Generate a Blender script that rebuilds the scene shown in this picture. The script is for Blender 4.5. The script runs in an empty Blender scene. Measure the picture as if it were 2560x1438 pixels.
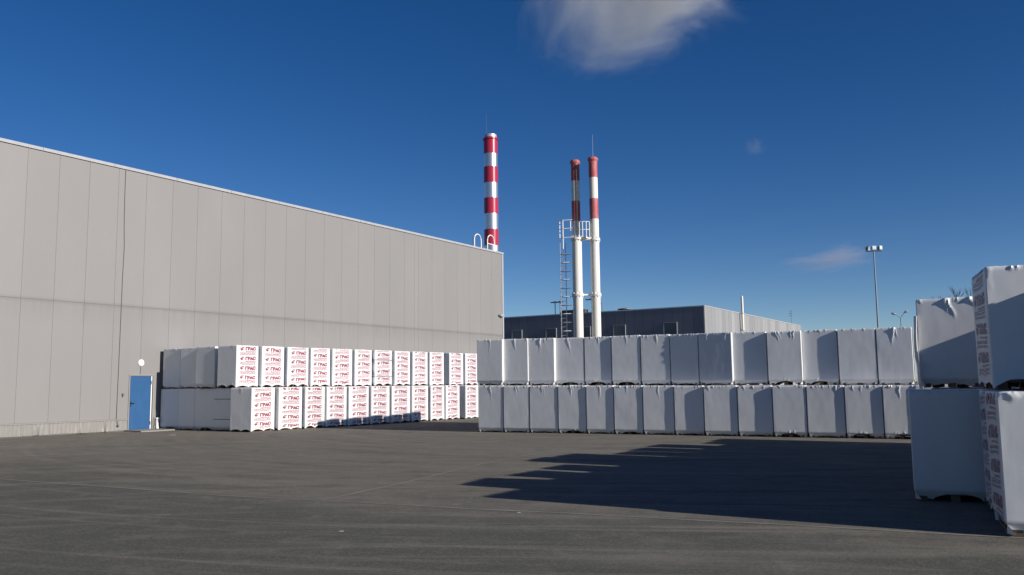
import bpy, bmesh, math, random
from mathutils import Vector, Matrix, noise
R = math.radians
sc = bpy.context.scene
COL = sc.collection

# ------------------------------------------------------------------ camera
A0, P0, R0 = R(31.9), R(6.43), R(0.67)          # heading left of the wall line, tilt up, roll
rt = Vector((math.cos(A0), math.sin(A0), 0)); fw = Vector((-math.sin(A0), math.cos(A0), 0)); up = Vector((0, 0, 1))
zf = fw * math.cos(P0) + up * math.sin(P0); yu = -fw * math.sin(P0) + up * math.cos(P0)
cx = rt * math.cos(R0) - yu * math.sin(R0); cy = rt * math.sin(R0) + yu * math.cos(R0)
cam = bpy.data.cameras.new("camera"); co = bpy.data.objects.new("camera", cam); COL.objects.link(co)
co.matrix_world = Matrix(((cx.x, cy.x, -zf.x, 0), (cx.y, cy.y, -zf.y, 0), (cx.z, cy.z, -zf.z, 1.7), (0, 0, 0, 1)))
cam.sensor_width = 36; cam.lens = 36 * 2160 / 2560; cam.clip_end = 6000; cam.clip_start = 0.1
sc.camera = co

# ------------------------------------------------------------------ sky and sun
SUN_EL, SUN_AZ = R(20.7), R(-1.0)               # azimuth measured from +X towards +Y
w = bpy.data.worlds.new("World"); sc.world = w; w.use_nodes = True
nt = w.node_tree; nt.nodes.clear()
sky = nt.nodes.new("ShaderNodeTexSky"); sky.sky_type = 'NISHITA'; sky.sun_disc = False
sky.sun_elevation = SUN_EL; sky.sun_rotation = R(90) - SUN_AZ
sky.air_density = 0.74; sky.dust_density = 0.1; sky.ozone_density = 1.0; sky.altitude = 1300
hs = nt.nodes.new("ShaderNodeHueSaturation"); hs.inputs['Saturation'].default_value = 1.4; hs.inputs['Value'].default_value = 1.0; hs.inputs['Hue'].default_value = 0.511
bg = nt.nodes.new("ShaderNodeBackground"); bg.inputs['Strength'].default_value = 0.067
wo = nt.nodes.new("ShaderNodeOutputWorld")
nt.links.new(sky.outputs[0], hs.inputs['Color']); nt.links.new(hs.outputs[0], bg.inputs['Color']); nt.links.new(bg.outputs[0], wo.inputs[0])
sd = Vector((math.cos(SUN_AZ) * math.cos(SUN_EL), math.sin(SUN_AZ) * math.cos(SUN_EL), math.sin(SUN_EL)))
sl = bpy.data.lights.new("sun", 'SUN'); sl.energy = 5.0; sl.angle = R(0.5); sl.color = (1.0, 0.93, 0.85)
so = bpy.data.objects.new("sun", sl); COL.objects.link(so); so.rotation_euler = sd.to_track_quat('Z', 'Y').to_euler(); so.location = (60, 0, 40)
vs = sc.view_settings; vs.view_transform = 'Standard'; vs.look = 'None'; vs.exposure = 0.35; vs.gamma = 1.0; vs.use_curve_mapping = False
sc.cycles.max_bounces = 6; sc.cycles.volume_bounces = 1; sc.cycles.volume_step_rate = 1.0

# ------------------------------------------------------------------ materials
def mat(name, col, rough=0.6, metal=0.0, spec=0.4):
    m = bpy.data.materials.new(name); m.use_nodes = True
    b = m.node_tree.nodes["Principled BSDF"]
    b.inputs['Base Color'].default_value = (*col, 1); b.inputs['Roughness'].default_value = rough
    b.inputs['Metallic'].default_value = metal; b.inputs['Specular IOR Level'].default_value = spec
    return m
class NB:                                        # small node helper
    def __init__(s, m):
        s.t = m.node_tree; s.b = s.t.nodes["Principled BSDF"]; s.tc = s.n("ShaderNodeTexCoord"); s.geo = s.n("ShaderNodeNewGeometry")
    def n(s, k, **kw):
        x = s.t.nodes.new(k)
        for a, v in kw.items(): setattr(x, a, v)
        return x
    def l(s, a, b): s.t.links.new(a, b)
    def mapping(s, src, scale=(1, 1, 1), rot=(0, 0, 0), loc=(0, 0, 0)):
        mp = s.n("ShaderNodeMapping"); mp.inputs['Scale'].default_value = scale; mp.inputs['Rotation'].default_value = rot; mp.inputs['Location'].default_value = loc
        s.l(src, mp.inputs['Vector']); return mp.outputs[0]
    def noise(s, vec, scale, detail=4, rough=0.55, dist=0.0):
        x = s.n("ShaderNodeTexNoise"); x.inputs['Scale'].default_value = scale; x.inputs['Detail'].default_value = detail
        x.inputs['Roughness'].default_value = rough; x.inputs['Distortion'].default_value = dist
        s.l(vec, x.inputs['Vector']); return x.outputs['Fac']
    def ramp(s, fac, stops):
        x = s.n("ShaderNodeValToRGB"); e = x.color_ramp.elements
        while len(e) < len(stops): e.new(0.5)
        for i, (p, c) in enumerate(stops): e[i].position = p; e[i].color = (c, c, c, 1) if not isinstance(c, tuple) else (*c, 1)
        s.l(fac, x.inputs[0]); return x.outputs[0]
    def math(s, op, a, b=None, c=None):
        x = s.n("ShaderNodeMath", operation=op)
        for i, v in enumerate((a, b, c)):
            if v is None: continue
            if isinstance(v, (int, float)): x.inputs[i].default_value = v
            else: s.l(v, x.inputs[i])
        return x.outputs[0]
    def mix(s, fac, a, b, mode='MIX'):
        x = s.n("ShaderNodeMix", data_type='RGBA', blend_type=mode)
        for sock, v in ((x.inputs[0], fac), (x.inputs[6], a), (x.inputs[7], b)):
            if isinstance(v, (int, float)): sock.default_value = v
            elif isinstance(v, tuple): sock.default_value = (*v, 1)
            else: s.l(v, sock)
        return x.outputs[2]
    def bump(s, h, strength=0.3, dist=0.02):
        x = s.n("ShaderNodeBump"); x.inputs['Strength'].default_value = strength; x.inputs['Distance'].default_value = dist
        s.l(h, x.inputs['Height']); s.l(x.outputs[0], s.b.inputs['Normal'])
    def rnd(s):
        return s.n("ShaderNodeObjectInfo").outputs['Random']

def asphalt_mat():
    m = mat("asphalt", (0.0990, 0.0908, 0.0800), 0.85, spec=0.25); k = NB(m); v = k.geo.outputs['Position']
    big = k.noise(v, 0.16, 5, 0.6, 0.6); mid = k.noise(k.mapping(v, (0.5, 1.5, 1), (0, 0, R(4))), 0.9, 6, 0.62)
    fine = k.noise(v, 38, 3, 0.7); grit = k.noise(v, 150, 2, 0.6)
    streak = k.noise(k.mapping(v, (0.10, 1.6, 1), (0, 0, R(6))), 1.5, 5, 0.6, 0.3)
    tyre = k.noise(k.mapping(v, (1.7, 0.12, 1), (0, 0, R(-14))), 1.2, 4, 0.55, 0.5)
    c = k.mix(k.ramp(big, [(0.33, 0.0), (0.68, 1.0)]), (0.118, 0.112, 0.092), (0.188, 0.168, 0.136))
    c = k.mix(k.math('MULTIPLY', k.ramp(mid, [(0.45, 0.0), (0.68, 1.0)]), 0.6), c, (0.2025, 0.1799, 0.1480))
    c = k.mix(k.math('MULTIPLY', k.ramp(streak, [(0.52, 0.0), (0.72, 1.0)]), 0.5), c, (0.2115, 0.1920, 0.1560))
    c = k.mix(k.math('MULTIPLY', k.ramp(streak, [(0.28, 1.0), (0.44, 0.0)]), 0.5), c, (0.1062, 0.1012, 0.0872))
    c = k.mix(k.math('MULTIPLY', k.ramp(tyre, [(0.60, 0.0), (0.74, 1.0)]), 0.35), c, (0.2250, 0.2033, 0.1680))
    c = k.mix(k.math('MULTIPLY', k.ramp(tyre, [(0.24, 1.0), (0.38, 0.0)]), 0.4), c, (0.0945, 0.0900, 0.0784))
    c = k.mix(k.math('MULTIPLY', k.ramp(fine, [(0.42, 0.0), (0.64, 1.0)]), 0.62), c, (0.1935, 0.1765, 0.1488))
    c = k.mix(k.math('MULTIPLY', k.ramp(grit, [(0.38, 1.0), (0.52, 0.0)]), 0.6), c, (0.0810, 0.0761, 0.0664))
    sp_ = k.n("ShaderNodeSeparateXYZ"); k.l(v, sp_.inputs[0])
    near_dark = k.math('ADD', k.math('MULTIPLY', sp_.outputs[1], 0.085), k.math('MULTIPLY', k.math('SUBTRACT', k.noise(k.mapping(v, (0.5, 1, 1)), 0.25, 5, 0.6, 0.4), 0.5), 1.5))
    c = k.mix(k.math('MULTIPLY', k.ramp(near_dark, [(0.70, 1.0), (1.45, 0.0)]), 0.85), c, (0.070, 0.0745, 0.0620))  # asphalt darker and greener towards low Y, its edge broken by noise
    blot = k.noise(v, 1.6, 6, 0.68, 0.5)
    c = k.mix(k.math('MULTIPLY', k.ramp(blot, [(0.32, 1.0), (0.5, 0.0)]), 0.5), c, (0.0765, 0.0735, 0.0624))
    c = k.mix(k.math('MULTIPLY', k.ramp(blot, [(0.53, 0.0), (0.70, 1.0)]), 0.5), c, (0.2115, 0.1903, 0.1560))
    for (ox, oy, sd, amt) in ((-15.0, 34.0, 3.0, 0.70), (4.0, -9.0, 9.0, 0.62)):      # turning wheels leave arcs
        d_ = k.n("ShaderNodeVectorMath", operation='SUBTRACT'); k.l(v, d_.inputs[0]); d_.inputs[1].default_value = (ox, oy, 0)
        ln = k.n("ShaderNodeVectorMath", operation='LENGTH'); k.l(d_.outputs[0], ln.inputs[0])
        sx = k.n("ShaderNodeSeparateXYZ"); k.l(d_.outputs[0], sx.inputs[0]); an_ = k.math('ARCTAN2', sx.outputs[1], sx.outputs[0])
        cb_ = k.n("ShaderNodeCombineXYZ"); k.l(k.math('MULTIPLY', ln.outputs['Value'], 2.1), cb_.inputs[0]); k.l(k.math('MULTIPLY', an_, 2.2), cb_.inputs[1]); cb_.inputs[2].default_value = sd
        tr_ = k.noise(cb_.outputs[0], 1.0, 5, 0.62, 0.15)
        c = k.mix(k.math('MULTIPLY', k.ramp(tr_, [(0.54, 0.0), (0.70, 1.0)]), amt), c, (0.205, 0.192, 0.162))
        c = k.mix(k.math('MULTIPLY', k.ramp(tr_, [(0.30, 1.0), (0.44, 0.0)]), amt), c, (0.070, 0.069, 0.060))
    spots = k.noise(v, 2.3, 7, 0.72, 0.4)
    patch = k.noise(k.mapping(v, (1, 1, 1), loc=(3, 1, 0)), 0.33, 3)
    c = k.mix(k.math('MULTIPLY', k.math('MULTIPLY', k.ramp(spots, [(0.62, 0.0), (0.70, 1.0)]), k.ramp(patch, [(0.5, 0.0), (0.62, 1.0)])), 0.6), c, (0.2970, 0.2552, 0.1920))
    agg = k.n("ShaderNodeTexVoronoi"); agg.inputs['Scale'].default_value = 46; k.l(v, agg.inputs['Vector'])
    ag = k.n("ShaderNodeSeparateColor"); k.l(agg.outputs['Color'], ag.inputs[0])          # single stones, each its own grey
    c = k.mix(k.math('MULTIPLY', k.ramp(ag.outputs[0], [(0.55, 0.0), (1.0, 1.0)]), 0.30), c, (0.235, 0.220, 0.190))
    c = k.mix(k.math('MULTIPLY', k.ramp(ag.outputs[0], [(0.0, 1.0), (0.45, 0.0)]), 0.32), c, (0.052, 0.054, 0.047))
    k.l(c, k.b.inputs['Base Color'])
    k.bump(k.math('ADD', fine, grit), 0.7, 0.010)
    return m
def film_mat():
    m = mat("white_film", (0.56, 0.56, 0.56), 0.36, spec=0.5); k = NB(m); v = k.tc.outputs['Object']
    off = k.n("ShaderNodeVectorMath", operation='ADD'); k.l(v, off.inputs[0])
    cmb = k.n("ShaderNodeCombineXYZ"); r = k.math('MULTIPLY', k.rnd(), 40.0)
    for i in range(3): k.l(r, cmb.inputs[i])
    k.l(cmb.outputs[0], off.inputs[1]); v2 = off.outputs[0]
    wr = k.noise(k.mapping(v2, (3.2, 3.2, 0.9)), 1.6, 5, 0.6, 0.8)
    dirt = k.noise(v2, 1.1, 6, 0.65, 0.3); spk = k.noise(v2, 9, 4, 0.7)
    tone = k.mix(k.rnd(), (0.590, 0.606, 0.622), (0.640, 0.650, 0.656))
    c = k.mix(k.math('MULTIPLY', k.ramp(dirt, [(0.52, 0.0), (0.8, 1.0)]), 0.28), tone, (0.44, 0.425, 0.39))
    c = k.mix(k.math('MULTIPLY', k.ramp(spk, [(0.66, 0.0), (0.8, 1.0)]), 0.25), c, (0.40, 0.39, 0.36))
    k.l(c, k.b.inputs['Base Color'])
    k.bump(wr, 0.05, 0.02)
    return m
def panel_mat(name, c1, c2, streaks=True):
    m = mat(name, c1, 0.55, spec=0.35); k = NB(m); v = k.geo.outputs['Position']
    c = k.mix(k.rnd(), c1, c2)
    if streaks:
        sep = k.n("ShaderNodeSeparateXYZ"); k.l(v, sep.inputs[0])
        dr = k.noise(k.mapping(v, (1, 4.5, 0.10)), 1.4, 5, 0.62, 0.1)
        d = k.math('SUBTRACT', 5.12, sep.outputs[2])                         # metres below the joint
        msk = k.math('MULTIPLY', k.math('GREATER_THAN', d, -0.02), k.math('SUBTRACT', 1.0, k.math('MINIMUM', k.math('MULTIPLY', k.math('ABSOLUTE', d), 1.1), 1.0)))
        c = k.mix(k.math('MULTIPLY', msk, k.math('MULTIPLY', k.ramp(dr, [(0.3, 0.15), (0.7, 1.0)]), 0.42)), c, (0.135, 0.13, 0.122))
        d2 = k.math('SUBTRACT', 1.0, k.math('MINIMUM', k.math('MULTIPLY', k.math('ABSOLUTE', d), 7.0), 1.0))
        c = k.mix(k.math('MULTIPLY', d2, 0.38), c, (0.11, 0.107, 0.10))
        blot = k.noise(k.mapping(v, (1, 0.5, 0.22)), 0.8, 6, 0.6, 0.2)
        c = k.mix(k.math('MULTIPLY', k.ramp(blot, [(0.45, 0.0), (0.75, 1.0)]), 0.22), c, (0.27, 0.262, 0.252))
        chalk_bounce = k.noise(k.mapping(v, (1, 0.35, 0.5)), 1.6, 6, 0.66, 0.2)
        low = k.math('MULTIPLY', k.ramp(k.math('MULTIPLY', sep.outputs[2], 0.2), [(0.35, 1.0), (1.0, 0.0)]), k.ramp(k.math('DIVIDE', sep.outputs[1], 60), [(0.38, 0.0), (0.46, 1.0)]))
        c = k.mix(k.math('MULTIPLY', k.math('MULTIPLY', low, k.ramp(chalk_bounce, [(0.3, 0.2), (0.75, 1.0)])), 0.5), c, (0.33, 0.315, 0.305))  # chalky dust plus bounce light from the pallets painted into the lower wall
        sp = k.noise(v, 14, 3, 0.7)
        c = k.mix(k.math('MULTIPLY', k.ramp(sp, [(0.3, 1.0), (0.55, 0.0)]), 0.10), c, (0.18, 0.175, 0.165))
        ww = k.noise(k.mapping(v, (1, 28, 0.05)), 1.0, 2, 0.5)
        k.bump(ww, 0.10, 0.01)
    k.l(c, k.b.inputs['Base Color'])
    return m
def worn_mat(name, c1, c2, rough=0.45, metal=0.0, scale=2.5, lo=0.45, hi=0.75, amt=0.8):
    m = mat(name, c1, rough, metal); k = NB(m); v = k.tc.outputs['Object']
    f = k.noise(k.mapping(v, (1, 1, 0.5)), scale, 6, 0.65, 0.4)
    k.l(k.mix(k.math('MULTIPLY', k.ramp(f, [(lo, 0.0), (hi, 1.0)]), amt), c1, c2), k.b.inputs['Base Color'])
    return m
M = dict(
    asphalt=asphalt_mat(), film=film_mat(),
    seam=worn_mat("seam_dust", (0.235, 0.221, 0.193), (0.165, 0.155, 0.136), 0.9, scale=1.5, lo=0.4, hi=0.65, amt=0.95),
    panel=panel_mat("grey_panel", (0.204, 0.200, 0.197), (0.211, 0.2065, 0.2035)),
    panel2=panel_mat("pale_panel", (0.212, 0.216, 0.226), (0.290, 0.295, 0.303), False),
    navy=panel_mat("navy_panel", (0.140, 0.146, 0.180), (0.156, 0.163, 0.198), False),
    back=mat("joint_dark", (0.17, 0.166, 0.16), 0.9),
    trim=worn_mat("pale_trim", (0.33, 0.34, 0.355), (0.27, 0.27, 0.28), 0.5),
    plinth=worn_mat("plinth_sheet", (0.235, 0.228, 0.216), (0.19, 0.183, 0.17), 0.36, scale=3),
    ledge=mat("flashing_grey", (0.225, 0.22, 0.212), 0.5),
    concrete=worn_mat("concrete", (0.24, 0.23, 0.215), (0.17, 0.162, 0.15), 0.9),
    blue=worn_mat("blue_paint", (0.0135, 0.074, 0.198), (0.022, 0.090, 0.215), 0.5, scale=1.2),
    blue2=mat("blue_plate", (0.02, 0.086, 0.195), 0.4),
    black=mat("black_plastic", (0.025, 0.025, 0.03), 0.4),
    dgrey=mat("dark_grey", (0.11, 0.11, 0.11), 0.6),
    lampw=mat("opal_lamp", (0.82, 0.82, 0.8), 0.25),
    white=worn_mat("white_paint", (0.78, 0.77, 0.73), (0.66, 0.64, 0.6), 0.4, scale=1.5),
    flue=worn_mat("flue_white", (0.66, 0.64, 0.585), (0.55, 0.53, 0.48), 0.45, scale=0.8),
    red=worn_mat("red_paint", (0.36, 0.022, 0.055), (0.31, 0.02, 0.05), 0.30, scale=1),
    redold=worn_mat("faded_red", (0.36, 0.065, 0.070), (0.44, 0.20, 0.20), 0.6, scale=1.8, lo=0.42, hi=0.68),
    steel=mat("silver_sheet", (0.62, 0.64, 0.66), 0.33, 0.9),
    galv=mat("galvanised", (0.50, 0.52, 0.54), 0.45, 0.6),
    polegrey=mat("pole_grey", (0.16, 0.20, 0.24), 0.5, 0.3),
    ink=mat("red_ink", (0.25, 0.060, 0.085), 0.45), inklight=mat("red_ink_thin", (0.31, 0.115, 0.148), 0.45), ink_shade=mat("red_ink_shade", (0.28, 0.175, 0.20), 0.45), inklight_shade=mat("red_ink_shade_thin", (0.33, 0.25, 0.275), 0.45),  # last two inks greyed: shade of the near side faces painted in
    wood=worn_mat("pallet_wood", (0.13, 0.10, 0.07), (0.08, 0.062, 0.045), 0.85, scale=6),
    strap=mat("strap_black", (0.04, 0.04, 0.045), 0.5),
    glass=mat("pane_glass", (0.085, 0.098, 0.112), 0.2, 0, 0.6), wframe=mat("window_frame", (0.26, 0.265, 0.27), 0.5),
    lens=mat("floodlight_glass", (0.75, 0.78, 0.8), 0.15, 0.3), roof=mat("roof_felt", (0.12, 0.12, 0.125), 0.9),
    bark=mat("bark", (0.09, 0.085, 0.075), 0.9), brown=mat("brown_box", (0.07, 0.055, 0.055), 0.7),
    paper=mat("paper", (0.75, 0.74, 0.7), 0.8), crumb=mat("crumb", (0.25, 0.23, 0.19), 0.9),
)

# ------------------------------------------------------------------ mesh helpers
class MB:
    def __init__(s): s.v = []; s.f = []; s.mi = []
    def add(s, vs, fs, mi=0):
        o = len(s.v); s.v += [tuple(p) for p in vs]; s.f += [tuple(o + i for i in f) for f in fs]; s.mi += [mi] * len(fs)
    def box(s, x0, x1, y0, y1, z0, z1, mi=0):
        s.add([(x0, y0, z0), (x1, y0, z0), (x1, y1, z0), (x0, y1, z0), (x0, y0, z1), (x1, y0, z1), (x1, y1, z1), (x0, y1, z1)],
              [(0, 3, 2, 1), (4, 5, 6, 7), (0, 1, 5, 4), (1, 2, 6, 5), (2, 3, 7, 6), (3, 0, 4, 7)], mi)
    def tube(s, pts, r, n=8, mi=0, caps=True):
        pts = [Vector(p) for p in pts]; rs = r if isinstance(r, (list, tuple)) else [r] * len(pts); rings = []
        for i, p in enumerate(pts):
            t = (pts[min(i + 1, len(pts) - 1)] - pts[max(i - 1, 0)]).normalized()
            a = t.cross(Vector((0, 0, 1))) if abs(t.z) < 0.9 else t.cross(Vector((1, 0, 0)))
            a.normalize(); b = t.cross(a)
            rings.append([p + (a * math.cos(2 * math.pi * k / n) + b * math.sin(2 * math.pi * k / n)) * rs[i] for k in range(n)])
        vs = [q for rg in rings for q in rg]; fs = []
        for i in range(len(pts) - 1):
            for k in range(n):
                k2 = (k + 1) % n; fs.append((i * n + k, i * n + k2, (i + 1) * n + k2, (i + 1) * n + k))
        if caps: fs += [tuple(range(n - 1, -1, -1)), tuple((len(pts) - 1) * n + k for k in range(n))]
        s.add(vs, fs, mi)
    def cyl(s, x, y, z0, z1, r0, r1=None, n=32, mi=0):
        r1 = r0 if r1 is None else r1
        s.tube([(x, y, z0), (x, y, z1)], [r0, r1], n, mi)
    def build(s, name, mats, parent=None, loc=(0, 0, 0), smooth=False, fix=True):
        me = bpy.data.meshes.new(name); me.from_pydata(s.v, [], s.f)
        mats = mats if isinstance(mats, (list, tuple)) else [mats]
        for m in mats: me.materials.append(M[m])
        me.polygons.foreach_set('material_index', s.mi)
        if fix:
            bm = bmesh.new(); bm.from_mesh(me); bmesh.ops.recalc_face_normals(bm, faces=bm.faces); bm.to_mesh(me); bm.free()
        if smooth:
            me.polygons.foreach_set('use_smooth', [True] * len(me.polygons))
            try: me.set_sharp_from_angle(angle=R(40))
            except Exception: pass
        me.update()
        return link(name, me, parent, loc)
def link(name, me, parent=None, loc=(0, 0, 0), rz=0):
    o = bpy.data.objects.new(name, me); COL.objects.link(o); o.parent = parent; o.location = loc; o.rotation_euler = (0, 0, rz); return o
def tag(o, label, cat, group=None):
    o['label'] = label; o['category'] = cat
    if group: o['group'] = group
    return o
def thing(name, label, cat, loc=(0, 0, 0), rz=0, group=None):
    return tag(link(name, None, None, loc, rz), label, cat, group)
def struct(o, kind='structure'): o['kind'] = kind; return o
def nz(x, y, z=0.0): return noise.noise(Vector((x, y, z)))

# ------------------------------------------------------------------ ground
m = MB(); S = 1500
m.add([(-S, -S, 0), (S, -S, 0), (S, S, 0), (-S, S, 0)], [(0, 1, 2, 3)])
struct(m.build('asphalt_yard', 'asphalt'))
def strip(name, pts, wd, z=0.004):
    m = MB(); L = []
    P = []
    for (a, b) in zip(pts, pts[1:]):
        n_ = max(2, int((Vector(b) - Vector(a)).length / 0.35))
        P += [Vector(a).lerp(Vector(b), i / n_) for i in range(n_)]
    P.append(Vector(pts[-1]))
    for i, p in enumerate(P):
        t = (P[min(i + 1, len(P) - 1)] - P[max(i - 1, 0)]).normalized(); q = Vector((-t.y, t.x))
        h = wd * (0.5 + 0.45 * nz(p.x * 1.3, p.y * 1.3, 7)); c = p + q * (0.05 * nz(p.x * .5, p.y * .5, 3))
        L += [(c.x - q.x * h, c.y - q.y * h, z), (c.x + q.x * h, c.y + q.y * h, z)]
    m.add(L, [(2 * i, 2 * i + 2, 2 * i + 3, 2 * i + 1) for i in range(len(P) - 1)])
    return struct(m.build(name, 'seam', fix=False))
strip('paving_seam', [(-21.85, 2), (-21.95, 11.5), (-22.33, 19.8), (-22.5, 33)], 0.07)
strip('paving_seam', [(-27, 8.7), (-17.47, 9.21), (-11.3, 9.46), (-6.85, 10.11), (-3.13, 10.62), (3, 11.4)], 0.06, 0.005)
strip('paving_seam', [(-9.5, 9.75), (-9.9, 12.2), (-10.67, 15.75), (-11.2, 20)], 0.05, 0.006)

# ------------------------------------------------------------------ warehouse
XW = -32.4; ZT = 10.98; ZS = 5.12; ZP = 0.47; YE = 50.9
wh = thing('warehouse', 'long grey warehouse clad in tall flat wall panels, with a blue door', 'warehouse', (XW, 0, 0))
m = MB(); m.box(-46, -0.0125, -12, YE - 0.05, 0, ZT - 0.15); m.build('wall_core', 'back', wh)
m = MB(); m.box(-46, -0.02, -12, YE - 0.02, ZT - 0.149, ZT - 0.03); m.build('roof', 'roof', wh)
JY = [17.47, 18.72, 19.97, 21.25, 22.55, 23.86, 25.18, 26.52, 27.85, 29.18, 30.54, 31.88, 33.23, 34.57, 35.91, 37.25, 38.6, 39.94, 40.92, 41.30, 42.66, 44.01, 45.35, 46.69, 48.04, 49.40, 50.72]
JY = [17.47 - 1.25 * k for k in range(22, 0, -1)] + JY
DY0, DY1, DZ = 22.10, 23.17, 2.26
g = 0.004
for (a, b) in zip(JY, JY[1:]):
    m = MB(); x0, x1 = -0.012, 0.0
    m.box(x0, x1, a + g, b - g, ZS + 0.012, ZT - 0.12); m.build('wall_panel', 'panel', wh)
    spans = [(a + g, b - g, ZP + 0.03, ZS - 0.012)]
    if b > DY0 and a < DY1:                       # panels cut round the door
        spans = []
        lo, hi = max(a + g, DY0 - 0.05), min(b - g, DY1 + 0.05)
        if a + g < DY0 - 0.05: spans.append((a + g, DY0 - 0.05, ZP + 0.03, ZS - 0.012))
        if b - g > DY1 + 0.05: spans.append((DY1 + 0.05, b - g, ZP + 0.03, ZS - 0.012))
        spans.append((lo, hi, DZ + 0.05, ZS - 0.012))
    for (ya, yb, za, zb) in spans:
        m = MB(); m.box(x0, x1, ya, yb, za, zb); m.build('wall_panel', 'panel', wh)
m = MB(); m.box(-0.012, 0.025, 50.72 + 0.004, YE, 0.0, ZT - 0.12); m.build('corner_trim', 'trim', wh)
y = -12.0
while y < YE:
    m = MB(); y2 = min(y + 3.0, YE + 0.03); m.box(-0.5, 0.05, y + 0.006, y2 - 0.006, ZT - 0.118, ZT); m.box(0.05, 0.056, y + 0.006, y2 - 0.006, ZT - 0.125, ZT - 0.005)
    m.build('roof_trim', 'trim', wh); y = y2
# drip flashing and corrugated plinth
def plinth(y0, y1, seed):
    m = MB(); n_ = int((y1 - y0) / 0.028); Z = [0.02, 0.09, 0.18, 0.28, 0.38, ZP]; rows = []
    for i in range(n_ + 1):
        yy = y0 + (y1 - y0) * i / n_; ph = (yy / 0.17) % 1.0
        prof = 0.018 * (min(max((abs(ph - 0.5) * 2 - 0.35) / 0.2, 0), 1))
        for z in Z:
            d = 0.02 + prof
            for (dy, dz, amp, sw) in ((18.32, 0.12, 0.06, 0.13), (21.05, 0.1, 0.07, 0.10), (20.0, 0.05, 0.03, 0.2), (16.6, 0.1, 0.03, 0.2)):
                d += amp * math.exp(-((yy - dy) / sw) ** 2) * max(0, 1 - z / 0.45) * (0.6 + 0.6 * math.sin(yy * 60))
            d += 0.012 * nz(yy * 3, z * 3, seed) * (1 - z / 0.6)
            zz = z if z > 0.05 else z + 0.02 * nz(yy * 2.2, 5, seed) + 0.012
            rows.append((d, yy, zz))
    k = len(Z)
    m.add(rows, [(i * k + j, (i + 1) * k + j, (i + 1) * k + j + 1, i * k + j + 1) for i in range(n_) for j in range(k - 1)])
    return m.build('plinth_sheet', 'plinth', wh, fix=False)
y = 10.0
while y < 22.0:
    y2 = min(y + 1.1, 22.04); plinth(y, y2 - 0.006, y); y = y2 if y2 < 22.0 else 99
m = MB(); m.box(-0.012, 0.055, 8.0, 22.05, ZP + 0.001, ZP + 0.022); m.box(0.055, 0.06, 8.0, 22.05, ZP - 0.02, ZP + 0.022); m.build('drip_flashing', 'ledge', wh)
m = MB(); m.box(-0.012, 0.055, 23.24, 50.7, ZP + 0.001, ZP + 0.022); m.build('drip_flashing', 'ledge', wh)
m = MB(); m.box(-0.012, 0.03, 23.24, 50.7, 0.0, ZP); m.build('plinth_wall', 'plinth', wh)
m = MB(); m.cyl(0.085, 23.40, 0.02, ZP - 0.03, 0.07, n=16); m.cyl(0.085, 23.40, ZP - 0.03, ZP + 0.03, 0.095, n=16); m.build('pipe_stub', 'white', wh, smooth=True)
m = MB(); m.tube([(0.10, 23.24, 0.43), (0.13, 23.22, 0.36), (0.12, 23.24, 0.22), (0.14, 23.28, 0.08), (0.2, 23.30, 0.02)], 0.014, 6); m.build('loose_hose', 'black', wh, smooth=True)
# door
fr = MB()
fr.box(-0.012, 0.03, DY0 - 0.05, DY0, 0.0, DZ + 0.05); fr.box(-0.012, 0.03, DY1, DY1 + 0.05, 0.0, DZ + 0.05); fr.box(-0.012, 0.028, DY0, DY1, DZ, DZ + 0.05)
dr = MB(); dr.box(-0.012, -0.004, DY0 + 0.012, DY1 - 0.075, 0.03, DZ - 0.02)
dr.box(-0.004, 0.006, DY0 + 0.03, DY1 - 0.10, 0.06, DZ - 0.05)
door = dr.build('door', 'blue', wh)
fr.build('door_frame', 'ledge', wh)
m = MB(); m.box(-0.012, 0.0, DY1 - 0.07, DY1 - 0.03, 0.03, DZ - 0.01); m.build('door_edge_strip', 'white', wh)
m = MB(); m.box(0.006, 0.02, DY0 + 0.045, DY0 + 0.085, 1.0, 1.2); m.tube([(0.02, DY0 + 0.065, 1.13), (0.065, DY0 + 0.065, 1.13), (0.07, DY0 + 0.22, 1.125)], 0.014, 8); m.build('handle', 'black', door, smooth=True)
m = MB(); m.box(0.006, 0.010, DY0 + 0.30, DY0 + 0.62, 1.62, 1.95); m.build('sign_plate', 'blue2', door)
for z in (0.22, 1.9):
    m = MB(); m.cyl(0.012, DY1 - 0.072, z, z + 0.14, 0.016, n=10); m.build('hinge', 'blue2', door, smooth=True)
m = MB()
sp = [(0.0, 21.9), (1.35, 21.75), (1.5, 22.2), (1.45, 24.0), (1.1, 24.35), (0.0, 24.3)]
m.add([(x, y, 0.0) for x, y in sp] + [(x * 0.985, y, 0.045) for x, y in sp], [tuple(range(6, 12))] + [(i, (i + 1) % 6, 6 + (i + 1) % 6, 6 + i) for i in range(6)])
struct(m.build('concrete_step', 'concrete', None, (XW, 0, 0)))
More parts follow.
